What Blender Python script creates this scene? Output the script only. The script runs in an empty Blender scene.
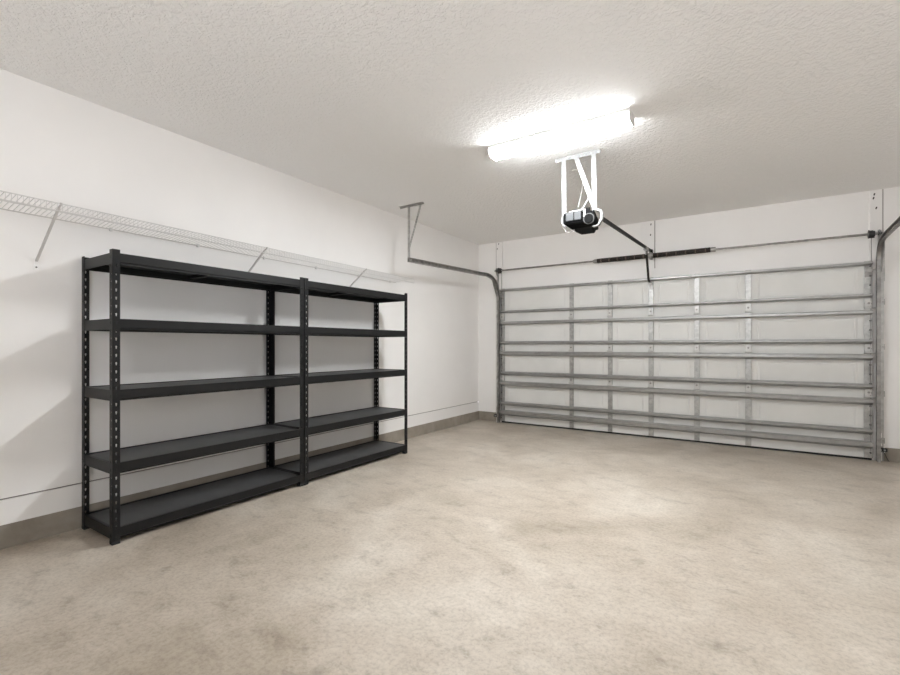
import bpy, math
from mathutils import Vector, Matrix

C = bpy.context.scene.collection
PI = math.pi

# ------------------------------------------------------------------ helpers
class MB:
    """collects shapes (world coordinates) and links them as ONE mesh object"""
    def __init__(s):
        s.v = []; s.f = []; s.sm = []

    def add(s, vs, fs, smooth=False):
        o = len(s.v)
        s.v += [tuple(p) for p in vs]
        s.f += [tuple(i + o for i in f) for f in fs]
        s.sm += [smooth] * len(fs)
        return s

    def box(s, a, b):
        x0, x1 = sorted((a[0], b[0])); y0, y1 = sorted((a[1], b[1])); z0, z1 = sorted((a[2], b[2]))
        vs = [(x0, y0, z0), (x1, y0, z0), (x1, y1, z0), (x0, y1, z0), (x0, y0, z1), (x1, y0, z1), (x1, y1, z1), (x0, y1, z1)]
        return s.add(vs, [(0, 3, 2, 1), (4, 5, 6, 7), (0, 1, 5, 4), (1, 2, 6, 5), (2, 3, 7, 6), (3, 0, 4, 7)])

    def bar(s, p0, p1, w, h, up=(0, 0, 1)):
        """rectangular bar from p0 to p1; w across, h along 'up'"""
        p0 = Vector(p0); p1 = Vector(p1); d = (p1 - p0).normalized(); up = Vector(up)
        side = d.cross(up)
        if side.length < 1e-5: side = d.cross(Vector((1, 0, 0)))
        side.normalize(); u = side.cross(d).normalized()
        vs = []
        for p in (p0, p1):
            for a, b in ((-1, -1), (1, -1), (1, 1), (-1, 1)):
                vs.append(p + side * (a * w / 2) + u * (b * h / 2))
        return s.add(vs, [(0, 1, 2, 3), (7, 6, 5, 4), (0, 4, 5, 1), (1, 5, 6, 2), (2, 6, 7, 3), (3, 7, 4, 0)])

    def sweep(s, path, prof, up, closed=True, smooth=False, caps=True):
        """sweep a 2D profile [(a,b)] along a path; a across (side), b along up-ish"""
        path = [Vector(p) for p in path]; n = len(path); m = len(prof); vs = []
        side0 = None
        for i, p in enumerate(path):
            if i == 0: t = path[1] - p
            elif i == n - 1: t = p - path[i - 1]
            else: t = (path[i + 1] - p).normalized() + (p - path[i - 1]).normalized()
            t.normalize()
            if up is None:
                if side0 is None:
                    r = Vector((0, 0, 1)) if abs(t.z) < .9 else Vector((1, 0, 0))
                    side = t.cross(r).normalized()
                else:
                    side = (side0 - t * side0.dot(t)).normalized()
                side0 = side
            else:
                side = Vector(up) - t * Vector(up).dot(t); side.normalize()
            u = side.cross(t).normalized()
            for a, b in prof: vs.append(p + side * a + u * b)
        fs = []
        for i in range(n - 1):
            for j in range(m if closed else m - 1):
                k = (j + 1) % m
                fs.append((i * m + j, i * m + k, (i + 1) * m + k, (i + 1) * m + j))
        s.add(vs, fs, smooth)
        if caps and closed:
            s.add(vs[:m], [tuple(range(m))[::-1]]); s.add(vs[-m:], [tuple(range(m))])
        return s

    def tube(s, path, r, n=8, smooth=True):
        return s.sweep(path, [(r * math.cos(2 * PI * i / n), r * math.sin(2 * PI * i / n)) for i in range(n)], None, True, smooth)

    def cyl(s, p0, p1, r, n=16):
        return s.tube([p0, p1], r, n)

    def prism(s, poly, axis, a, b):
        """extrude a 2D polygon along world axis 0/1/2 from a to b"""
        def P(q, t):
            r = list(q); r.insert(axis, t); return r
        n = len(poly)
        vs = [P(q, a) for q in poly] + [P(q, b) for q in poly]
        fs = [tuple(range(n))[::-1], tuple(range(n, 2 * n))]
        fs += [(i, (i + 1) % n, n + (i + 1) % n, n + i) for i in range(n)]
        return s.add(vs, fs)

    def punched(s, org, du, dv, w, L, t, pitch, hole, u0=None):
        """flat strip (w along du, L along dv, thick t) with a row of holes; hole: 8 (u,v) points from -u round ccw"""
        org = Vector(org); du = Vector(du).normalized(); dv = Vector(dv).normalized(); nn = du.cross(dv)
        u0 = w / 2 if u0 is None else u0
        N = int(L // pitch); rest = (L - N * pitch) / 2
        def P(u, v, k): return org + du * u + dv * v + nn * (t * k)
        def quad(u_0, v_0, u_1, v_1):
            vs = [P(u_0, v_0, 0), P(u_1, v_0, 0), P(u_1, v_1, 0), P(u_0, v_1, 0), P(u_0, v_0, 1), P(u_1, v_0, 1), P(u_1, v_1, 1), P(u_0, v_1, 1)]
            s.add(vs, [(0, 3, 2, 1), (4, 5, 6, 7)])
        if rest > 1e-6:
            quad(0, 0, w, rest); quad(0, L - rest, w, L)
        for i in range(N):
            v0 = rest + i * pitch; vc = v0 + pitch / 2
            R = [(0, v0), (u0, v0), (w, v0), (w, vc), (w, v0 + pitch), (u0, v0 + pitch), (0, v0 + pitch), (0, vc)]
            Hh = [(u0 + a, vc + b) for a, b in hole]
            vs = [P(u, v, 0) for u, v in R] + [P(u, v, 0) for u, v in Hh] + [P(u, v, 1) for u, v in R] + [P(u, v, 1) for u, v in Hh]
            fs = []
            for j in range(8):
                k = (j + 1) % 8
                fs += [(j, 8 + j, 8 + k, k), (16 + j, 16 + k, 24 + k, 24 + j), (8 + j, 24 + j, 24 + k, 8 + k)]
            s.add(vs, fs)
        # outer rim
        vs = [P(0, 0, 0), P(w, 0, 0), P(w, L, 0), P(0, L, 0), P(0, 0, 1), P(w, 0, 1), P(w, L, 1), P(0, L, 1)]
        return s.add(vs, [(0, 1, 5, 4), (1, 2, 6, 5), (2, 3, 7, 6), (3, 0, 4, 7)])

    def build(s, name, mat, parent=None, bevel=0, seg=2):
        me = bpy.data.meshes.new(name)
        off = Vector((0, 0, 0)); q = parent
        while q is not None:
            off += Vector(q.location); q = q.parent
        me.from_pydata([tuple(Vector(p) - off) for p in s.v], [], s.f)
        me.polygons.foreach_set('use_smooth', s.sm)
        me.update()
        me.materials.append(mat)
        o = bpy.data.objects.new(name, me); C.objects.link(o)
        if parent is not None: o.parent = parent
        import bmesh as _bm
        b = _bm.new(); b.from_mesh(me)
        if bevel: _bm.ops.remove_doubles(b, verts=b.verts, dist=1e-6)
        _bm.ops.recalc_face_normals(b, faces=b.faces); b.to_mesh(me); b.free()
        if bevel:
            m = o.modifiers.new('Bevel', 'BEVEL'); m.width = bevel; m.segments = seg; m.limit_method = 'ANGLE'
        return o


def circ(r, n=8):
    return [(r * math.cos(-3 * PI / 4 + 2 * PI * i / n), r * math.sin(-3 * PI / 4 + 2 * PI * i / n)) for i in range(n)]


def thing(name, label, cat, loc, group=None):
    o = bpy.data.objects.new(name, None); o.empty_display_size = .1
    C.objects.link(o); o.location = loc; o['label'] = label; o['category'] = cat
    if group: o['group'] = group
    return o


def struct(name, mb, mat, bevel=0, label=None, cat=None):
    o = mb.build(name, mat, None, bevel); o['kind'] = 'structure'
    if label: o['label'] = label; o['category'] = cat
    return o


def copy_tree(o, parent=None):
    c = o.copy(); C.objects.link(c); c.parent = parent
    for ch in list(o.children): copy_tree(ch, c)
    return c


# ------------------------------------------------------------------ materials
def mat(name, col, rough=.5, metal=0., spec=.5, emit=None, strength=0):
    m = bpy.data.materials.new(name); m.use_nodes = True
    nt = m.node_tree; b = nt.nodes['Principled BSDF']
    b.inputs['Base Color'].default_value = (*col, 1); b.inputs['Roughness'].default_value = rough
    b.inputs['Metallic'].default_value = metal; b.inputs['Specular IOR Level'].default_value = spec
    if emit:
        b.inputs['Emission Color'].default_value = (*emit, 1); b.inputs['Emission Strength'].default_value = strength
    return m


def nodes(m): return m.node_tree, m.node_tree.nodes['Principled BSDF']


def noise(nt, scale, detail=4, rough=.55, dist=0, vec=None, coord='Object', stretch=None):
    tc = nt.nodes.new('ShaderNodeTexCoord'); n = nt.nodes.new('ShaderNodeTexNoise')
    n.inputs['Scale'].default_value = scale; n.inputs['Detail'].default_value = detail
    n.inputs['Roughness'].default_value = rough; n.inputs['Distortion'].default_value = dist
    src = tc.outputs[coord]
    if stretch:
        mp = nt.nodes.new('ShaderNodeMapping'); mp.inputs['Scale'].default_value = stretch
        mp.inputs['Rotation'].default_value = (0, 0, .5)
        nt.links.new(src, mp.inputs[0]); src = mp.outputs[0]
    nt.links.new(src, n.inputs['Vector'])
    return n


def ramp(nt, src, stops):
    r = nt.nodes.new('ShaderNodeValToRGB'); e = r.color_ramp.elements
    while len(e) < len(stops): e.new(.5)
    for i, (p, c) in enumerate(stops):
        e[i].position = p; e[i].color = (*c, 1) if len(c) == 3 else c
    nt.links.new(src, r.inputs[0]); return r


def bump(nt, b, src, strength, dist):
    bp = nt.nodes.new('ShaderNodeBump'); bp.inputs['Strength'].default_value = strength; bp.inputs['Distance'].default_value = dist
    nt.links.new(src, bp.inputs['Height']); nt.links.new(bp.outputs[0], b.inputs['Normal']); return bp


def vary(m, c0, c1, scale, detail=3, lo=.35, hi=.65):
    nt, b = nodes(m); n = noise(nt, scale, detail)
    r = ramp(nt, n.outputs['Fac'], [(lo, c0), (hi, c1)])
    nt.links.new(r.outputs[0], b.inputs['Base Color']); return n


def mix(nt, a, b, fac, mode='MIX'):
    x = nt.nodes.new('ShaderNodeMix'); x.data_type = 'RGBA'; x.blend_type = mode
    if isinstance(fac, float): x.inputs[0].default_value = fac
    else: nt.links.new(fac, x.inputs[0])
    nt.links.new(a, x.inputs[6]); nt.links.new(b, x.inputs[7]); return x.outputs[2]


M = {}
M['wall'] = mat('white wall paint', (.80, .782, .765), .75, spec=.25)
n = vary(M['wall'], (.83, .815, .80), (.86, .845, .83), 1.3, 3)
nt, b = nodes(M['wall']); n2 = noise(nt, 55, 3); bump(nt, b, n2.outputs['Fac'], .12, .004)
M['trim'] = mat('white trim paint', (.83, .815, .80), .55, spec=.3)
nt, b = nodes(M['trim']); n2 = noise(nt, 30, 3, stretch=(1, 1, .1)); bump(nt, b, n2.outputs['Fac'], .1, .003)
M['shade_strip'] = mat('painted groove shade', (.27, .25, .24), .9, spec=.1)  # shade of the wall groove put into the colour
M['seam'] = mat('grey caulk seam', (.42, .40, .385), .9, spec=.1)

M['ceil'] = mat('textured ceiling paint', (.875, .868, .86), .85, spec=.2)
nt, b = nodes(M['ceil'])
n1 = noise(nt, 38, 3, .55, .4); n2 = noise(nt, 13, 2, .5, .6)
r1 = ramp(nt, n1.outputs['Fac'], [(.42, (0, 0, 0)), (.60, (1, 1, 1))])
mm = nt.nodes.new('ShaderNodeMath'); mm.operation = 'MULTIPLY_ADD'; mm.inputs[1].default_value = .6
nt.links.new(n2.outputs['Fac'], mm.inputs[0]); nt.links.new(r1.outputs[0], mm.inputs[2])
bump(nt, b, mm.outputs[0], .48, .008)

M['floor'] = mat('tan trowelled concrete', (.5, .44, .37), .42, spec=.35)
nt, b = nodes(M['floor'])
na = noise(nt, 1.3, 7, .62, .5); nb_ = noise(nt, 5.5, 9, .72, .25, stretch=(1, 1.5, 1)); nc = noise(nt, 48, 5, .75); nd = noise(nt, .55, 3, .5)
ra = ramp(nt, na.outputs['Fac'], [(.30, (.42, .362, .292)), (.50, (.55, .487, .412)), (.68, (.655, .60, .525))])
rb = ramp(nt, nb_.outputs['Fac'], [(.30, (.60, .58, .555)), (.45, (.91, .90, .89)), (.60, (1, 1, 1)), (.74, (1.0, 1.0, 1.0))])
rc = ramp(nt, nc.outputs['Fac'], [(.30, (.64, .63, .62)), (.55, (1, 1, 1)), (.75, (1, 1, 1))])
rd = ramp(nt, nd.outputs['Fac'], [(.35, (.90, .89, .875)), (.65, (1, 1, 1))])
col = mix(nt, ra.outputs[0], rb.outputs[0], .95, 'MULTIPLY'); col = mix(nt, col, rc.outputs[0], .8, 'MULTIPLY'); col = mix(nt, col, rd.outputs[0], 1.0, 'MULTIPLY')
nt.links.new(col, b.inputs['Base Color'])
rr = ramp(nt, nb_.outputs['Fac'], [(.3, (.30, .30, .30)), (.7, (.42, .42, .42))]); nt.links.new(rr.outputs[0], b.inputs['Roughness'])
bump(nt, b, nb_.outputs['Fac'], .06, .004)

M['curb'] = mat('bare concrete curb', (.30, .265, .225), .85, spec=.2)
nt, b = nodes(M['curb']); na = noise(nt, 5, 6, .6, .4); nb_ = noise(nt, 45, 4, .6)
ra = ramp(nt, na.outputs['Fac'], [(.3, (.245, .215, .18)), (.7, (.345, .31, .265))])
nt.links.new(ra.outputs[0], b.inputs['Base Color']); bump(nt, b, nb_.outputs['Fac'], .3, .004)

M['black'] = mat('black powder coat', (.0085, .0085, .009), .45, spec=.3)
nt, b = nodes(M['black']); na = noise(nt, 160, 2); bump(nt, b, na.outputs['Fac'], .15, .001)
M['board'] = mat('dark grey shelf board', (.05, .05, .052), .5, spec=.4)
vary(M['board'], (.052, .052, .054), (.070, .070, .072), 6, 4)
M['galv'] = mat('galvanised steel', (.52, .515, .50), .42, .85)
n = vary(M['galv'], (.36, .355, .345), (.50, .495, .48), 25, 3)
M['galvd'] = mat('weathered track steel', (.30, .29, .275), .45, .8)
vary(M['galvd'], (.24, .23, .22), (.38, .365, .345), 18, 3)
M['strut'] = mat('galvanised strut steel', (.36, .355, .34), .34, .7)
vary(M['strut'], (.32, .315, .305), (.38, .375, .365), 12, 3)
M['hinge'] = mat('bright zinc hinge', (.58, .57, .55), .4, .5)
M['door'] = mat('white enamel door skin', (.73, .725, .70), .5, spec=.35)
vary(M['door'], (.71, .705, .68), (.75, .745, .72), 3, 2)
M['rubber'] = mat('black rubber', (.02, .02, .02), .8)
M['dark'] = mat('dark grey plastic', (.035, .034, .033), .5)
M['rail'] = mat('dark brown steel rail', (.014, .0125, .0115), .55, 0, .3)
M['spring'] = mat('oiled spring steel', (.028, .021, .018), .5, .4)
M['mark'] = mat('stencil paint', (.15, .12, .10), .7)
M['white'] = mat('white painted steel', (.86, .85, .84), .45, spec=.4)
M['wire'] = mat('white vinyl wire', (.64, .63, .615), .45, spec=.4)
M['brace'] = mat('light grey painted brace', (.55, .53, .51), .5)
M['lens'] = mat('frosted lamp lens', (.055, .056, .058), .35, spec=.3)
M['strap'] = mat('white strap paint', (.24, .239, .237), .5, spec=.4)
M['case'] = mat('opener case plastic', (.005, .005, .005), .6, spec=.03)
M['cable'] = mat('steel cable', (.25, .24, .23), .5, .6)
M['lamp'] = mat('lit diffuser', (.9, .9, .9), .5, emit=(.95, .98, 1), strength=112)
M['lamp_side'] = mat('lit diffuser side', (.9, .9, .9), .5, emit=(.95, .98, 1), strength=23)
M['nail'] = mat('dark nail head', (.06, .055, .05), .6)

# ------------------------------------------------------------------ dimensions
H = 2.91                       # ceiling
XR, YB = 5.75, -8.3            # right wall, back wall
CURB = .145

# ------------------------------------------------------------------ the room
struct('floor', MB().box((-.12, YB - .12, -.12), (XR + .12, .12, 0)), M['floor'])
struct('ceiling', MB().box((-.12, YB - .12, H), (XR + .12, .12, H + .12)), M['ceil'])
# left wall: drywall above a narrow groove, a flush base board under it and the bare concrete curb at the floor
struct('wall_left', MB().box((-.12, YB, .306), (0, 0, H)).box((-.12, YB, CURB), (-.012, 0, .306)), M['wall'])
struct('baseboard_left', MB().box((-.012, YB, CURB), (.001, 0, .296)), M['trim'])
gp = MB().box((-.0122, YB, .296), (-.0112, 0, .306)).build('groove_shade', M['shade_strip'], bpy.data.objects['baseboard_left'])  # dark strip at the groove's back, paints its shade deeper
struct('trim_1', MB().box((-.12, YB, 0), (.004, 0, CURB)), M['curb'], label='bare concrete curb along the foot of the left wall', cat='curb')
DX0, DX1, DZ = .44, 4.885, 2.14   # door opening
wf = MB()
wf.box((0, 0, CURB), (DX0 + .03, .12, H)).box((DX1 - .03, 0, CURB), (XR, .12, H)).box((DX0 + .03, 0, DZ - .03), (DX1 - .03, .12, H))
wf.box((.345, 0, 0), (DX0 + .03, .12, CURB)).box((DX1 - .03, 0, 0), (4.97, .12, CURB))
struct('wall_front', wf, M['wall'])
struct('trim_2', MB().box((.004, -.004, 0), (.345, .12, CURB)), M['curb'], label='short concrete curb left of the garage door', cat='curb')
struct('trim_3', MB().box((4.97, -.004, 0), (XR, .12, CURB)), M['curb'], label='concrete curb right of the garage door', cat='curb')
struct('wall_right', MB().box((XR, YB, 0), (XR + .12, .12, H)), M['wall'])
WX0, WX1, WZ0, WZ1 = 2.2, 5.2, .85, 2.35     # wide unseen window added behind the camera for fill light
wb = MB()
wb.box((-.12, YB - .12, 0), (WX0, YB, H)).box((WX1, YB - .12, 0), (XR + .12, YB, H)).box((WX0, YB - .12, 0), (WX1, YB, WZ0)).box((WX0, YB - .12, WZ1), (WX1, YB, H))
struct('wall_back', wb, M['wall'])
fr = MB()
for a, c in ((WX0, WX0 + .05), (WX1 - .05, WX1), ((WX0 + WX1) / 2 - .03, (WX0 + WX1) / 2 + .03)):
    fr.box((a, YB - .08, WZ0), (c, YB - .03, WZ1))
fr.box((WX0, YB - .08, WZ0), (WX1, YB - .03, WZ0 + .05)).box((WX0, YB - .08, WZ1 - .05), (WX1, YB - .03, WZ1))
struct('fill_window', fr, M['trim'])
pl = bpy.data.lights.new('fill_window_portal', 'AREA'); pl.shape = 'RECTANGLE'; pl.size = WX1 - WX0; pl.size_y = WZ1 - WZ0  # portal for the fill light through the added window
pl.cycles.is_portal = True
po = bpy.data.objects.new('fill_window_portal', pl); C.objects.link(po)
po.location = ((WX0 + WX1) / 2, YB - .10, (WZ0 + WZ1) / 2); po.rotation_euler = (PI / 2, 0, 0)
po.rotation_euler = (-PI / 2, 0, 0)


def pad(name, x0, x1, z0, seam_side, nails, label):
    o = MB().box((x0, -.022, z0), (x1, 0, H - .004)).build(name, M['trim'], None, .002)
    o['kind'] = 'structure'
    xs = x1 if seam_side > 0 else x0
    MB().box((xs - .001 if seam_side > 0 else xs - .012, -.014, z0), (xs + .012 if seam_side > 0 else xs + .001, 0, H - .004)).build('caulk_seam', M['seam'], o)
    for (x, z) in nails:
        MB().bar((x, -.0235, z - .012), (x + .006, -.0235, z + .012), .012, .003, (0, 1, 0)).build('nail_head', M['nail'], o)
    return o


pad('trim_4', .345, .452, 0, -1, [(.36, 2.80), (.385, 2.875)], '')
pad('trim_5', 4.862, 4.965, 0, 1, [(4.90, 2.86), (4.893, 2.82), (4.915, 2.71)], '')
pad('trim_6', 2.545, 2.712, 2.27, 1, [(2.67, 2.86), (2.665, 2.72)], '')
struct('trim_7', MB().box((4.976, -.012, .09), (4.99, 0, 2.40)), M['trim'])

# ------------------------------------------------------------------ steel shelving
UL, UX0, UX1, UH = 1.448, .024, .503, 1.833
SH = [1.812, 1.402, .958, .503, .100]
TEAR = [(-.0022, -.010), (0, -.0108), (.0022, -.010), (.0046, .003), (.0040, .008), (0, .0098), (-.0040, .008), (-.0046, .003)]


def make_unit(label, loc):
    r = thing('shelving_unit', label, 'shelving', (0, 0, 0), 'black shelving units on the left wall')
    W, T = .042, .0022
    for (ix, iy) in ((1, 0), (1, 1), (0, 0), (0, 1)):
        x = UX1 if ix else UX0; y = 0 if iy == 0 else UL
        sx = -1 if ix else 1; sy = 1 if iy == 0 else -1
        b = MB()
        z0, L = .006, UH - .006
        # flange in the plane x = const (faces the room / the wall)
        b.punched((x - (0 if sx < 0 else 0), y, z0), (0, sy, 0), (0, 0, 1), W, L, T * (1 if (sy > 0) == (sx > 0) else -1), .0508, TEAR)
        # flange in the plane y = const
        b.punched((x, y, z0), (sx, 0, 0), (0, 0, 1), W, L, T * (-1 if (sx > 0) == (sy > 0) else 1), .0508, TEAR)
        p = b.build('upright', M['black'], r)
        MB().box((x + sx * -.001, y - sy * .001, 0), (x + sx * (W + .001), y + sy * (W + .001), .022)).build('foot_cap', M['rubber'], p, .002)
    for zt in SH:
        t = .004; e = .006
        s = MB().box((UX0 + .012, .012, zt - .016), (UX1 - .012, UL - .012, zt - .005)).build('shelf', M['board'], r)
        BH = .068
        # beams: stepped profile, long ones front and rear, short ones at the ends
        def beam(x, sx):
            b = MB(); yy0, yy1 = .004, UL - .004
            prof = [(x, zt), (x + sx * .020, zt), (x + sx * .020, zt - .005), (x + sx * .004, zt - .005), (x + sx * .004, zt - .052), (x + sx * .011, zt - .058), (x + sx * .011, zt - BH), (x + sx * .007, zt - BH), (x + sx * .007, zt - .060), (x, zt - .054)]
            b.prism([(px, pz) for px, pz in prof], 1, yy0, yy1)
            return b
        beam(UX1 - .004, -1).build('shelf_beam', M['black'], s)
        beam(UX0 + .004, 1).build('shelf_beam', M['black'], s)
        for y, sy in ((.003, 1), (UL - .003, -1)):
            MB().box((UX0 + .004, y, zt - BH), (UX1 - .004, y + sy * .004, zt)).box((UX0 + .02, y, zt - .004), (UX1 - .02, y + sy * .018, zt)).build('shelf_beam', M['black'], s)
        # stiffening rib under the board
        MB().box((UX0 + .01, UL / 2 - .02, zt - .040), (UX1 - .014, UL / 2 + .02, zt - .0165)).build('shelf_rib', M['black'], s)
    r.location = loc
    return r


u1 = make_unit('black steel five-shelf unit at the left, nearer to the camera', (0, -5.423, 0))
u2 = copy_tree(u1); u2.location = (0, -3.968, 0)
u2['label'] = 'black steel five-shelf unit at the right, nearer to the garage door'

# ------------------------------------------------------------------ wire shelf on the left wall
def zfront(y): return 2.078 - (y + 4.0) * .009
WS0, WS1 = -6.4, -2.15
r = thing('wire_shelf', 'long white ventilated wire shelf high on the left wall above the black units', 'shelf', (0, (WS0 + WS1) / 2, 2.05))
ZF0, ZF1 = 2.100, 2.055   # front rod height at the near and far ends
ZW0, ZW1 = 2.064, 2.036   # wall rod
def zf(y): return ZF0 + (ZF1 - ZF0) * (y - WS0) / (WS1 - WS0)
def zw(y): return ZW0 + (ZW1 - ZW0) * (y - WS0) / (WS1 - WS0)
XF = .31
dw = MB(); n = int((WS1 - WS0) / .0254)
for i in range(n + 1):
    y = WS0 + (WS1 - WS0) * i / n
    dw.tube([(.012, y, zw(y) + .004), (XF - .004, y, zf(y) + .004), (XF + .003, y, zf(y)), (XF + .003, y, zf(y) - .046)], .0017, 5)
dw.build('deck_wire', M['wire'], r)
for (x, dz, fz, rr) in ((.014, 0, zw, .0034), (XF, 0, zf, .0032), (XF - .001, -.046, zf, .0036), (XF * .52, 0, lambda y: (zw(y) + zf(y)) / 2, .003)):
    MB().tube([(x, WS0 - .003, fz(WS0) + dz), (x, WS1 + .003, fz(WS1) + dz)], rr, 8).build('rod', M['brace'] if x < .1 else M['wire'], r)
for y in (-5.86, -5.25, -4.64, -4.03, -3.42, -2.81, -2.25):
    MB().box((0, y - .008, zw(y) - .012), (.02, y + .008, zw(y) + .012)).build('wall_clip', M['wire'], r, .003)
# diagonal braces
bg = 'braces under the wire shelf'
lab = ['diagonal grey brace under the wire shelf, left of the black shelving',
       'diagonal grey brace under the wire shelf behind the left black unit',
       'diagonal grey brace under the wire shelf behind the right black unit']
for i, y in enumerate((-5.642, -4.235, -3.018)):
    w = thing('shelf_brace', lab[i], 'brace', (0, y, 1.78), bg)
    zt = zf(y); up = 0 if i == 0 else .046
    MB().sweep([(.011, y - .012, 1.770 + up), (XF - .022, y + .020, zt - .022)], [(-.0065, -.005), (.0065, -.005), (.0065, .005), (-.0065, .005)], (0, 1, 0)).build('strut', M['brace'], w)
    MB().tube([(XF - .022, y + .020, zt - .022), (XF - .008, y + .022, zt - .012), (XF + .006, y + .022, zt - .008), (XF + .009, y + .022, zt + .004)], .006, 8).build('hook', M['brace'], w)
    MB().box((0, y - .025, 1.715 + up), (.005, y + .003, 1.790 + up)).build('wall_plate', M['white'], w, .002)
    for dz in (1.732 + up,):
        MB().cyl((.005, y - .011, dz), (.008, y - .011, dz), .005, 10).build('screw', M['nail'], w)

# ------------------------------------------------------------------ garage door
YD = -.028      # inner face of the door skin
g = thing('garage_door', 'closed white sectional overhead garage door with galvanised stiles and struts', 'garage door', ((DX0 + DX1) / 2, YD, 0))
joints = [.022, .665, 1.140, 1.622, 2.150]
stiles = [.470, 1.595, 2.145, 2.677, 3.220, 3.768, 4.850]
emb = [(.335, .575), (.800, 1.050), (1.285, 1.545), (1.790, 2.085)]
struts = [[(.172, .042), (.322, .024), (.640, .044)][:2], [(.642 - .005, .040), (.805, .026)], [(1.118, .040), (1.288, .022)], [(1.592, .036), (1.775, .022), (2.112, .026)]]
# the lower strut of each pair belongs to the section below its joint
struts = [[(.180, .044, .034), (.326, .022, .034), (.644, .038, .030)], [(.806, .024, .032), (1.120, .036, .028)], [(1.288, .020, .026), (1.594, .030, .014)], [(1.775, .018, .018), (2.116, .018, .012)]]
for k in range(4):
    z0, z1 = joints[k] + .0015, joints[k + 1] - .0015
    b = MB().box((DX0 + .004, YD + .002, joints[k]), (DX1 - .004, YD + .024, joints[k + 1]))
    # embossed fields between the stiles
    e0, e1 = emb[k]
    yf = YD
    xs = sorted([DX0 + .004, DX1 - .004] + [v for i in range(6) for v in (stiles[i] + .085, stiles[i + 1] - .085)])
    # skin of the section, with frames of shallow bevels round every field
    def q(x0, x1, za, zb): b.add([(x0, yf, za), (x1, yf, za), (x1, yf, zb), (x0, yf, zb)], [(0, 1, 2, 3)])
    q(DX0 + .004, DX1 - .004, z0, e0); q(DX0 + .004, DX1 - .004, e1, z1)
    for i in range(0, len(xs) - 1):
        x0, x1 = xs[i], xs[i + 1]
        if i % 2 == 0: q(x0, x1, e0, e1)
        else:
            rings = [(0, 0), (.008, -.003), (.022, -.003), (.030, 0)]
            vs = []
            for ins, dy in rings:
                vs += [(x0 + ins, yf + dy, e0 + ins), (x1 - ins, yf + dy, e0 + ins), (x1 - ins, yf + dy, e1 - ins), (x0 + ins, yf + dy, e1 - ins)]
            fs = []
            for rI in range(len(rings) - 1):
                for j in range(4):
                    a, c = rI * 4 + j, rI * 4 + (j + 1) % 4
                    fs.append((a, c, c + 4, a + 4))
            fs.append(tuple(range(len(vs) - 4, len(vs))))
            b.add(vs, fs)
    # rolled lip along the top edge of the section
    if k < 3: b.box((DX0 + .01, YD - .010, z1 - .010), (DX1 - .01, YD, z1))
    p = b.build('door_panel', M['door'], g)
    # vertical stiles
    for i, xs_ in enumerate(stiles):
        end = i in (0, 6); w = .034 if end else .030
        m = MB().box((xs_ - w, YD - .022, z0 + .004), (xs_ + w, YD - .0005, z1 - .004))
        st = m.build('stile', M['galv'], p, .002)
        if end or k in (0, 3):
            pass
        for zz in [z0 + .06 + j * .10 for j in range(int((z1 - z0 - .08) / .10) + 1)]:
            MB().cyl((xs_ + (.016 if i == 6 else -.016 if i == 0 else 0), YD - .021, zz), (xs_ + (.016 if i == 6 else -.016 if i == 0 else 0), YD - (.034 if end else .0255), zz), .010 if end else .006, 8).build('bolt', M['nail'] if end else M['galv'], st)
    # horizontal struts: hat section
    for zc, fh, sl in struts[k]:
        h = fh / 2; d0, d1 = YD - .022, YD - .094
        prof = [(d0, zc + h + .006), (d0 - .0016, zc + h + .006), (d0 - .0016, zc + h + .002), (d1 + .005, zc + h + .001), (d1, zc + h - .006), (d1, zc - h), (d0, zc - h - sl), (d0, zc - h - sl + .002), (d1 + .002, zc - h + .0015), (d1 + .002, zc + h - .0015), (d0, zc + h + .0005)]
        MB().prism(prof, 0, .450, 4.878).build('strut', M['strut'], p)
# hinges across the joints
for k in (1, 2, 3):
    for i, x in enumerate(stiles):
        z = joints[k]; zh = z + .035
        h = MB()
        h.box((x - .027, YD - .030, zh - .012), (x + .027, YD - .0225, zh + .075)).box((x - .020, YD - .042, zh + .005), (x + .020, YD - .030, zh + .058))
        h.box((x - .027, YD - .030, z - .012), (x + .027, YD - .0225, zh - .018))
        h.cyl((x - .034, YD - .040, zh - .015), (x + .034, YD - .040, zh - .015), .011, 10)
        hb = h.build('hinge', M['hinge'], g)
        MB().cyl((x, YD - .042, zh + .032), (x, YD - .050, zh + .032), .012, 10).build('bolt', M['galvd'], hb)
        if i in (0, 6):
            sx = -1 if i == 0 else 1
            MB().cyl((x + sx * .02, YD - .050, zh - .022), (x + sx * .058, YD - .050, zh - .022), .006, 8).build('roller_stem', M['galv'], hb)
for sx, x in ((-1, stiles[0]), (1, stiles[6])):
    tb = MB().box((x - .03, YD - .05, 2.02), (x + .03, YD - .0225, 2.075)).box((x - .03, YD - .028, 1.97), (x + .03, YD - .0225, 2.09)).build('top_bracket', M['galvd'], g, .002)
    MB().cyl((x + sx * .02, YD - .050, 2.045), (x + sx * .058, YD - .050, 2.045), .006, 8).build('roller_stem', M['galv'], tb)
    bb = MB().box((x - .036, YD - .030, .03), (x + .036, YD - .0225, .14)).build('bottom_bracket', M['galv'], g, .002)
MB().box((DX0 + .002, YD + .002, .0), (DX1 - .002, YD + .022, .022)).build('bottom_seal', M['rubber'], g)
MB().box((2.655, YD - .075, 2.055), (2.70, YD - .0225, 2.090)).box((2.66, YD - .035, 1.98), (2.695, YD - .0225, 2.1)).build('arm_bracket', M['galvd'], g)

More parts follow.
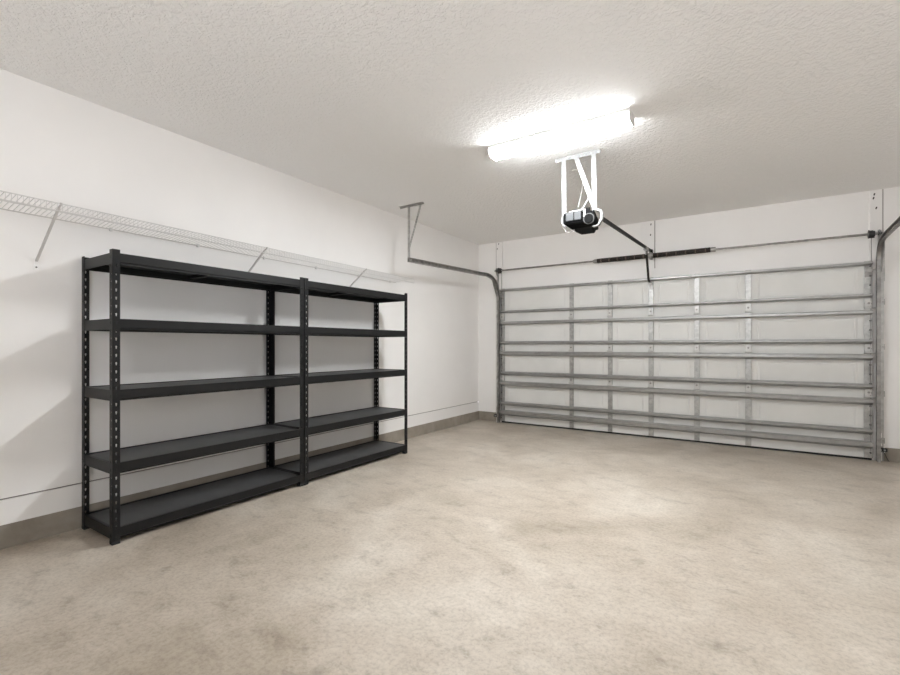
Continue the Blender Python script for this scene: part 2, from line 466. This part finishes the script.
# ------------------------------------------------------------------ door tracks
def smooth_path(pts, n=6):
    P = [Vector(p) for p in pts]; out = []
    for i in range(len(P) - 1):
        p0 = P[max(i - 1, 0)]; p1 = P[i]; p2 = P[i + 1]; p3 = P[min(i + 2, len(P) - 1)]
        for j in range(n):
            t = j / n
            out.append(.5 * ((2 * p1) + (p2 - p0) * t + (2 * p0 - 5 * p1 + 4 * p2 - p3) * t * t + (3 * p1 - p0 - 3 * p2 + p3) * t ** 3))
    out.append(P[-1]); return out


def track(x, sx, pv, pc, ph, hang, label):
    """sx: +1 the channel opens towards +x (left track), -1 the other way"""
    t = thing('door_track', label, 'door track', (x, -.08, 0), 'tracks of the garage door')
    # rolled channel: web at -sx, two lips
    w, d, th = .026, .016, .0025
    prof = [(-d, -w), (d, -w), (d, -w + .008), (d - th, -w + .008), (d - th, -w + th), (-d + th, -w + th), (-d + th, w - th), (d - th, w - th), (d - th, w - .008), (d, w - .008), (d, w), (-d, w)]
    prof = [(a * sx, bb) for a, bb in prof]
    MB().sweep(pv, prof, (1, 0, 0)).build('vertical_track', M['galvd'], t)
    MB().sweep(smooth_path(pc), prof, (1, 0, 0), smooth=False).build('curved_track', M['galvd'], t)
    MB().sweep(ph, prof, (1, 0, 0)).build('horizontal_track', M['galvd'], t)
    # wall angle behind the vertical track with jamb brackets
    ang = MB().box((x - sx * .018, -.058, .30), (x - sx * .0155, -.024, 1.95)).box((x - sx * .018, -.0275, .30), (x - sx * .052, -.0235, 1.95))
    ang.build('wall_angle', M['galv'], t)
    for z in (.22, .72, 1.22, 1.70):
        jb = MB().box((x - sx * .0155, -.060, z - .03), (x - sx * .020, -.0225, z + .03)).box((x - sx * .0155, -.027, z - .03), (x - sx * .060, -.0225, z + .03)).build('jamb_bracket', M['galv'], t)
        MB().cyl((x - sx * .045, -.027, z), (x - sx * .045, -.033, z), .009, 6).build('bolt', M['galvd'], jb)
    # flag bracket at the top
    z = 2.05
    fb = MB().prism([(-.025, 1.93), (-.12, 2.02), (-.26, 2.24), (-.26, 2.32), (-.20, 2.32), (-.025, 2.12)], 0, x - sx * .0185, x - sx * .0165)
    fb.box((x - sx * .0165, -.0255, 1.92), (x - sx * .06, -.0225, 2.30))
    fb.build('flag_bracket', M['galv'], t)
    if hang:
        yh, zt, zb = hang
        hole = circ(.006)
        m = MB()
        # punched angle on the ceiling, running across
        m.punched((x - .265, yh - .016, H - .003), (0, 1, 0), (1, 0, 0), .034, .37, .0025, .030, hole)
        m.punched((x - .265, yh - .016, H - .037), (0, 0, 1), (1, 0, 0), .034, .37, .0025, .030, hole)
        m.build('ceiling_angle', M['galvd'], t)
        m = MB(); xv = x - .135
        m.punched((xv - .017, yh - .012, zb - .03), (1, 0, 0), (0, 0, 1), .034, H - .03 - zb, .0025, .030, hole)
        m.punched((xv - .017, yh - .012, zb - .03), (0, 1, 0), (0, 0, 1), .034, H - .03 - zb, .0025, .030, hole)
        return t, m
    return t, None


LX = .412
lt, _ = track(LX, 1, [(LX, -.078, .0), (LX, -.078, 1.90)],
              [(LX, -.078, 1.90), (LX, -.082, 2.04), (LX, -.145, 2.185), (LX, -.270, 2.283), (LX, -.430, 2.317), (LX, -.55, 2.314)],
              [(LX, -.55, 2.314), (LX, -2.385, 2.249)], None,
              'left garage door track, its tail hung from the ceiling near the left wall')
RX = 4.925
rt, _ = track(RX, -1, [(RX, -.078, .0), (RX, -.078, 1.98)],
              [(RX, -.078, 1.98), (RX, -.080, 2.10), (RX, -.100, 2.21), (RX, -.175, 2.300), (RX, -.30, 2.335), (RX, -.42, 2.348)],
              [(RX, -.42, 2.348), (RX, -2.45, 2.42)], None,
              'right garage door track, curving up beside the right end of the door')
# hangers that carry the tails
hole = circ(.0055)
def hanger(t, x, xc0, xc1, xv, yh, zb):
    m = MB()
    m.punched((xc0, yh - .017, H - .001), (1, 0, 0), (0, 1, 0), 0.001, .034, .0005, .05, hole)
    m = MB()
    L = xc1 - xc0
    m.punched((xc0, yh + .017, H - .0005), (0, -1, 0), (1, 0, 0), .034, L, -.0022, .030, hole)
    m.punched((xc0, yh + .017, H - .020), (0, 0, 1), (1, 0, 0), .018, L, -.0022, .030, hole)
    m.build('ceiling_angle', M['galv'], t)
    m = MB(); Lv = H - .006 - zb
    m.punched((xv - .017, yh - .004, zb), (1, 0, 0), (0, 0, 1), .034, Lv, .0022, .030, hole)
    m.punched((xv - .017, yh - .004, zb), (0, 1, 0), (0, 0, 1), .036, Lv, .0022, .030, hole)
    m.build('hanger_strap', M['galv'], t)
    m = MB(); p0 = Vector((xv, yh - .012, zb + .13)); p1 = Vector((xc1 - .02, yh - .012, H - .012)); d = p1 - p0
    side = d.normalized().cross(Vector((0, 1, 0)))
    m.punched(p0 - side * .012, side, d.normalized(), .024, d.length, .0022, .030, hole)
    m.build('diagonal_strap', M['galv'], t)
    MB().box((min(xv, x) - .012, yh - .012, zb - .004), (max(xv, x) + .012, yh + .004, zb + .030)).build('splice', M['galv'], t)
    for dz in (.01, .05):
        MB().cyl((xv, yh - .018, zb + dz), (xv, yh - .006, zb + dz), .009, 6).build('bolt', M['galv'], t)


hanger(lt, LX, .240, .595, .390, -2.345, 2.235)
hanger(rt, RX, 4.80, 5.19, 4.925, -2.40, 2.41)

# ------------------------------------------------------------------ torsion shaft over the door
ZT, YT = 2.425, -.105
ts = thing('torsion_shaft', 'steel counterbalance shaft with dark coil springs above the garage door', 'torsion shaft', (2.68, YT, ZT))
MB().cyl((.36, YT, ZT + .004), (4.96, YT, ZT - .004), .0125, 14).build('shaft', M['galvd'], ts)
for a, c in ((1.985, 2.650), (2.715, 3.375)):
    turns = int((c - a) / .0068); pts = []
    nn = 10
    for i in range(turns * nn + 1):
        th = 2 * PI * i / nn
        pts.append((a + (c - a) * i / (turns * nn), YT + .029 * math.cos(th), ZT + .029 * math.sin(th)))
    sp = MB().tube(pts, .0034, 5).build('spring', M['spring'], ts)
    n = 6
    for j in range(n):
        xx = a + (c - a) * (j + .5) / n
        MB().sweep([(xx - .007, YT, ZT), (xx + .007, YT, ZT)], [(.0330 * math.cos(2 * PI * i / 16), .0330 * math.sin(2 * PI * i / 16)) for i in range(16)], (0, 0, 1), True, True).build('paint_mark', M['mark'], sp)
for x0, x1 in ((1.945, 1.985), (3.375, 3.43)):
    MB().cyl((x0, YT, ZT), (x1, YT, ZT), .030, 12).cyl((x0 - .02, YT, ZT), (x1, YT, ZT), .022, 12).build('winding_cone', M['galvd'], ts)
cb = MB().box((2.655, -.030, 2.235), (2.705, -.0225, 2.50)).build('center_bracket', M['white'], ts)
MB().box((2.668, YT - .03, ZT - .045), (2.696, -.030, ZT + .045)).build('bearing_plate', M['galvd'], cb, .004)
MB().cyl((2.650, YT, ZT), (2.715, YT, ZT), .036, 14).build('stationary_cone', M['galvd'], ts)
for sx, x in ((-1, .455), (1, 4.868)):
    zz = ZT + .004 if sx < 0 else ZT - .004
    dr = MB()
    dr.cyl((x - .022, YT, zz), (x + .010, YT, zz), .038, 20); dr.cyl((x - .027, YT, zz), (x - .022, YT, zz), .046, 20); dr.cyl((x + .010, YT, zz), (x + .024, YT, zz), .028, 18)
    d = dr.build('cable_drum', M['dark'], ts)
    for j in range(3):
        a = j * 2.1 + .5
        MB().cyl((x - .02, YT - .036 * math.cos(a), zz + .036 * math.sin(a)), (x + .022, YT - .036 * math.cos(a), zz + .036 * math.sin(a)), .008, 6).build('set_screw', M['dark'], d)
    lc = MB().tube([(x + (.004), YT + .038, zz), (x + .004, YT + .040, 2.2), (x - sx * .004, -.068, 1.2), (x - sx * .004, -.066, .10)], .0028, 6).build('lift_cable', M['cable'])
    lc['label'] = 'thin steel lift cable running down the ' + ('left' if sx < 0 else 'right') + ' edge of the garage door'; lc['category'] = 'cable'; lc['group'] = 'lift cables of the garage door'
    xe = x + sx * .062
    MB().prism([(YT - .03, zz - .03), (YT - .03, zz + .03), (YT, zz + .042), (-.0225, zz + .05), (-.0225, zz - .14), (-.05, zz - .12)], 0, xe - .0015, xe + .0015).box((xe, -.0255, zz - .14), (xe + sx * .03, -.0225, zz + .05)).build('end_bearing_plate', M['galv'], ts)
    MB().cyl((xe - .012, YT, zz), (xe + .012, YT, zz), .022, 12).build('bearing', M['dark'], ts)

# ------------------------------------------------------------------ garage door opener
YO = -2.665
op = thing('garage_door_opener', 'dark ceiling-hung garage door opener motor with white straps and long rail', 'garage door opener', (2.53, YO, 2.33))
bx0, bx1, yn, yf_, zb, zt = 2.385, 2.660, -2.70, -2.36, 2.322, 2.435
# body: chassis with a belly that tapers towards the far end
body = MB()
vs = [(bx0, yn, zb + .012), (bx1, yn, zb + .006), (bx1, yn, zt - .01), (bx0, yn, zt),
      (bx0 + .01, yf_, zb + .012), (bx1 - .06, yf_, zb + .006), (bx1 - .06, yf_, zt), (bx0 + .01, yf_, zt)]
body.add(vs, [(0, 1, 2, 3), (7, 6, 5, 4), (0, 4, 5, 1), (1, 5, 6, 2), (2, 6, 7, 3), (3, 7, 4, 0)])
mb_ = body.build('motor_housing', M['case'], op, .012, 3)
vs = [(bx0 + .005, yn + .015, zb + .014), (bx1 - .02, yn + .015, zb + .010), (bx1 - .08, yf_, zb + .010), (bx0 + .005, yf_, zb + .014),
      (bx0 + .045, yn + .10, zb - .012), (bx1 - .06, yn + .10, zb - .012), (bx1 - .10, yf_ + .02, zb - .012), (bx0 + .055, yf_ + .02, zb - .012)]
MB().add(vs, [(0, 1, 2, 3), (7, 6, 5, 4), (0, 4, 5, 1), (1, 5, 6, 2), (2, 6, 7, 3), (3, 7, 4, 0)]).build('bottom_pan', M['case'], op, .006)
for x0, x1 in ((2.402, 2.470), (2.476, 2.536)):
    MB().box((x0, yn - .012, 2.357), (x1, yn + .01, 2.425)).build('lamp_lens', M['lens'], op, .005)
MB().box((2.394, yn - .006, 2.349), (2.545, yn + .002, 2.433)).build('lens_frame', M['case'], op, .004)
cp = MB().cyl((2.615, yn - .022, 2.352), (2.615, yn + .01, 2.352), .040, 24).build('round_cap', M['case'], op, .004)
MB().sweep([(2.615, yn - .014, 2.352), (2.615, yn - .006, 2.352)], [(.047 * math.cos(2 * PI * i / 24), .047 * math.sin(2 * PI * i / 24)) for i in range(24)], (1, 0, 0)).build('cap_rim', M['dark'], cp)
MB().box((2.555, yn - .010, 2.375), (2.575, yn + .01, 2.440)).build('light_socket', M['galv'], op, .003)
MB().box((2.585, yn - .008, 2.395), (2.625, yn + .01, 2.452)).build('terminal_block', M['case'], op, .003)
# white wrap-round chassis straps
def strap(pts, name='chassis_strap'):
    return MB().sweep(smooth_path(pts, 5), [(-.003, -.02), (.003, -.02), (.003, .02), (-.003, .02)], None).build(name, M['strap'], op)
MB().prism([(2.668, 2.43), (2.682, 2.435), (2.716, 2.418), (2.724, 2.385), (2.720, 2.335), (2.690, 2.290), (2.640, 2.283), (2.640, 2.291), (2.684, 2.299), (2.703, 2.338), (2.706, 2.38), (2.700, 2.405), (2.668, 2.42)], 1, yn + .01, yn + .05).build('chassis_strap', M['strap'], op, .002)
MB().prism([(2.388, 2.452), (2.376, 2.445), (2.366, 2.40), (2.370, 2.34), (2.402, 2.312), (2.404, 2.318), (2.380, 2.344), (2.377, 2.40), (2.388, 2.436)], 1, yn + .01, yn + .05).build('chassis_strap', M['strap'], op, .002)
MB().tube(smooth_path([(2.355, yn + .03, 2.40), (2.357, yn + .03, 2.36), (2.385, yn + .03, 2.305), (2.402, yn + .03, 2.275), (2.44, yn + .03, 2.268), (2.475, yn + .03, 2.283)]), .0035, 6).build('antenna_wire', M['galvd'], op)
MB().box((2.43, YO - .012, 2.437), (2.535, YO + .03, 2.452)).build('chassis_bar', M['strap'], op, .002)
# hangers
hole = circ(.0045)
m = MB()
m.punched((2.325, YO + .017, H - .0005), (0, -1, 0), (1, 0, 0), .034, .400, -.0022, .030, hole)
m.punched((2.325, YO - .017, H - .036), (0, 0, 1), (1, 0, 0), .034, .400, .0022, .030, hole)
m.build('ceiling_angle', M['strap'], op)
for xt, xb in ((2.392, 2.396), (2.655, 2.662)):
    m = MB(); p0 = Vector((xb, YO - .022, 2.395)); p1 = Vector((xt, YO - .022, H - .008)); d = (p1 - p0)
    m.punched(p0 - Vector((.019, 0, 0)), (1, 0, 0), d.normalized(), .038, d.length, .0022, .030, hole)
    m.punched(p0 - Vector((.019, 0, 0)), (0, 1, 0), d.normalized(), .030, d.length, .0022, .030, hole)
    m.build('hanger_strap', M['strap'], op)
m = MB(); p0 = Vector((2.660, YO - .026, 2.420)); p1 = Vector((2.497, YO - .026, H - .012)); d = p1 - p0
side = d.normalized().cross(Vector((0, 1, 0)))
m.punched(p0 - side * .019, side, d.normalized(), .038, d.length, .0022, .030, hole); m.build('diagonal_strap', M['strap'], op)
MB().bar((2.530, YO + .01, 2.440), (2.60, YO + .01, 2.545), .010, .018, (0, 1, 0)).build('short_strap', M['strap'], op)
for ch in op.children:
    k = ch.name.split('.')[0]
    if k in ('ceiling_angle',): continue
    if k in ('hanger_strap', 'diagonal_strap'): ch.location = (.014, 0, 0)
    elif k in ('lamp_lens', 'lens_frame', 'light_socket'): ch.location = (.030, 0, -.030)
    else: ch.location = (.020, 0, -.030)
# rail, trolley, arm, header bracket
R0, R1 = Vector((2.675, -2.46, 2.385)), Vector((2.682, -.060, 2.502))
rl = MB().bar(R0, R1, .034, .006).bar(R0 - Vector((0, 0, .014)), R1 - Vector((0, 0, .014)), .010, .030)
rl.build('rail', M['rail'], op, .001)
MB().bar(R0 + Vector((0, .05, .006)), R1 + Vector((0, -.02, .006)), .012, .008).build('drive_chain', M['dark'], op)
def onrail(y): return R0 + (R1 - R0) * ((y - R0.y) / (R1.y - R0.y))
tp = onrail(-.40)
tr = MB().box((tp.x - .022, tp.y - .07, tp.z - .045), (tp.x + .022, tp.y + .07, tp.z - .004)).build('trolley', M['galvd'], op, .004)
MB().bar((tp.x, tp.y - .03, tp.z - .04), (tp.x, tp.y - .03, tp.z - .10), .012, .012).build('release_lever', M['galv'], tr)
MB().sweep(smooth_path([(2.68, -.395, 2.45), (2.68, -.375, 2.40), (2.672, -.23, 2.20), (2.668, -.175, 2.110), (2.675, -.145, 2.078), (2.678, -.10, 2.072)], 5), [(-.014, -.004), (.014, -.004), (.014, .004), (-.014, .004)], (1, 0, 0)).build('door_arm', M['rail'], op)
MB().box((R1.x - .018, -.085, R1.z - .05), (R1.x + .018, -.0225, R1.z + .012)).build('header_bracket', M['rail'], op, .002)
# power cord to the ceiling
MB().tube(smooth_path([(2.515, YO + .03, 2.45), (2.53, YO + .06, 2.55), (2.525, YO + .15, 2.70), (2.47, YO + .30, 2.86), (2.43, YO + .355, H - .02)], 6), .0045, 6).build('power_cord', M['cable'], op)
ol = MB().box((2.365, -2.345, H - .006), (2.445, -2.235, H)).build('ceiling_outlet', M['trim'], None, .002)
ol['label'] = 'small white outlet plate on the ceiling behind the opener straps'; ol['category'] = 'outlet'
MB().box((2.388, -2.325, H - .010), (2.422, -2.297, H - .005)).build('socket', M['trim'], ol, .002)
MB().box((2.388, -2.283, H - .010), (2.422, -2.255, H - .005)).build('socket', M['trim'], ol, .002)

# ------------------------------------------------------------------ safety sensors by the tracks
def sensor(x0, x1, sx, z, label):
    s = thing('safety_sensor', label, 'sensor', ((x0 + x1) / 2, -.05, z), 'safety sensors of the garage door')
    MB().box((x0, -.075, z - .018), (x1, -.040, z + .018)).build('sensor_body', M['rubber'], s, .004)
    xm = (x0 + x1) / 2
    MB().box((xm - .012, -.042, z - .03), (xm + .012, -.0225 if sx else -.004, z + .03)).build('bracket', M['galvd'], s)
    for xx in (x0 + .025, x1 - .022):
        MB().cyl((xx, -.075, z), (xx, -.079, z), .009, 10).build('indicator', M['galv'], s)
    MB().tube(smooth_path([(xm + .01, -.045, z - .02), (xm + .03, -.04, z - .06), (xm + .05, -.035, .02), (xm + .06, -.03, .006)]), .003, 6).build('wire', M['dark'], s)


sensor(4.918, 4.998, 1, .128, 'small black safety sensor low beside the right door track')
sensor(.325, .388, 1, .104, 'small black safety sensor low beside the left door track')

# ------------------------------------------------------------------ ceiling light
lx0, lx1, ly0, ly1 = 1.950, 3.078, -3.243, -3.093
cl = thing('ceiling_light', 'long lit white fluorescent wraparound light on the ceiling', 'ceiling light', ((lx0 + lx1) / 2, (ly0 + ly1) / 2, H))
MB().box((lx0, ly0 + .02, H - .024), (lx1, ly1 - .02, H - .001)).box((lx0, ly0 - .006, H - .022), (lx1, ly1 + .006, H)).build('housing', M['white'], cl)
yc = (ly0 + ly1) / 2; hw = (ly1 - ly0) / 2
poly = [(yc - hw, H - .020), (yc - hw + .008, H - .058), (yc - hw + .024, H - .075), (yc + hw - .024, H - .075), (yc + hw - .008, H - .058), (yc + hw, H - .020)]
df = MB().prism(poly, 0, lx0 + .006, lx1 - .006).build('diffuser', M['lamp'], cl)
df.data.materials.append(M['lamp_side'])
for f in df.data.polygons:
    if abs(f.normal.y) > .5: f.material_index = 1
cap = [(yc - hw - .005, H), (yc - hw - .005, H - .057), (yc - hw + .015, H - .081), (yc + hw - .015, H - .081), (yc + hw + .005, H - .057), (yc + hw + .005, H)]
for x0, x1 in ((lx0 - .004, lx0 + .005), (lx1 - .005, lx1 + .004)):
    MB().prism(cap, 0, x0, x1).build('end_cap', M['trim'], cl)

# ------------------------------------------------------------------ camera, world, view
cam = bpy.data.cameras.new('camera'); co = bpy.data.objects.new('camera', cam); C.objects.link(co)
F_PX = 458.0
cam.sensor_width = 36; cam.lens = 36 * F_PX / 900; cam.shift_y = 8 / 900; cam.clip_start = .05
co.location = (3.795, -6.64, 1.235)
co.rotation_euler = (PI / 2, 0, math.atan((751 - 450) / F_PX))
S = bpy.context.scene; S.camera = co
w = bpy.data.worlds.new('world'); S.world = w; w.use_nodes = True
# fill light for the added window: pale sky, ground brightened to lift the ceiling
wt = w.node_tree; bg = wt.nodes['Background']
tc = wt.nodes.new('ShaderNodeTexCoord'); sx = wt.nodes.new('ShaderNodeSeparateXYZ'); wt.links.new(tc.outputs['Generated'], sx.inputs[0])
gt = wt.nodes.new('ShaderNodeMath'); gt.operation = 'GREATER_THAN'; gt.inputs[1].default_value = 0; wt.links.new(sx.outputs['Z'], gt.inputs[0])
mx = wt.nodes.new('ShaderNodeMix'); mx.data_type = 'RGBA'; wt.links.new(gt.outputs[0], mx.inputs[0])
mx.inputs[6].default_value = (4.1, 4.2, 4.35, 1); mx.inputs[7].default_value = (1.15, 1.2, 1.26, 1)
wt.links.new(mx.outputs[2], bg.inputs[0]); bg.inputs[1].default_value = 1
S.view_settings.view_transform = 'Standard'; S.view_settings.look = 'None'
S.view_settings.exposure = 1.17; S.view_settings.gamma = 1; S.view_settings.use_curve_mapping = False
S.cycles.max_bounces = 16; S.cycles.diffuse_bounces = 12
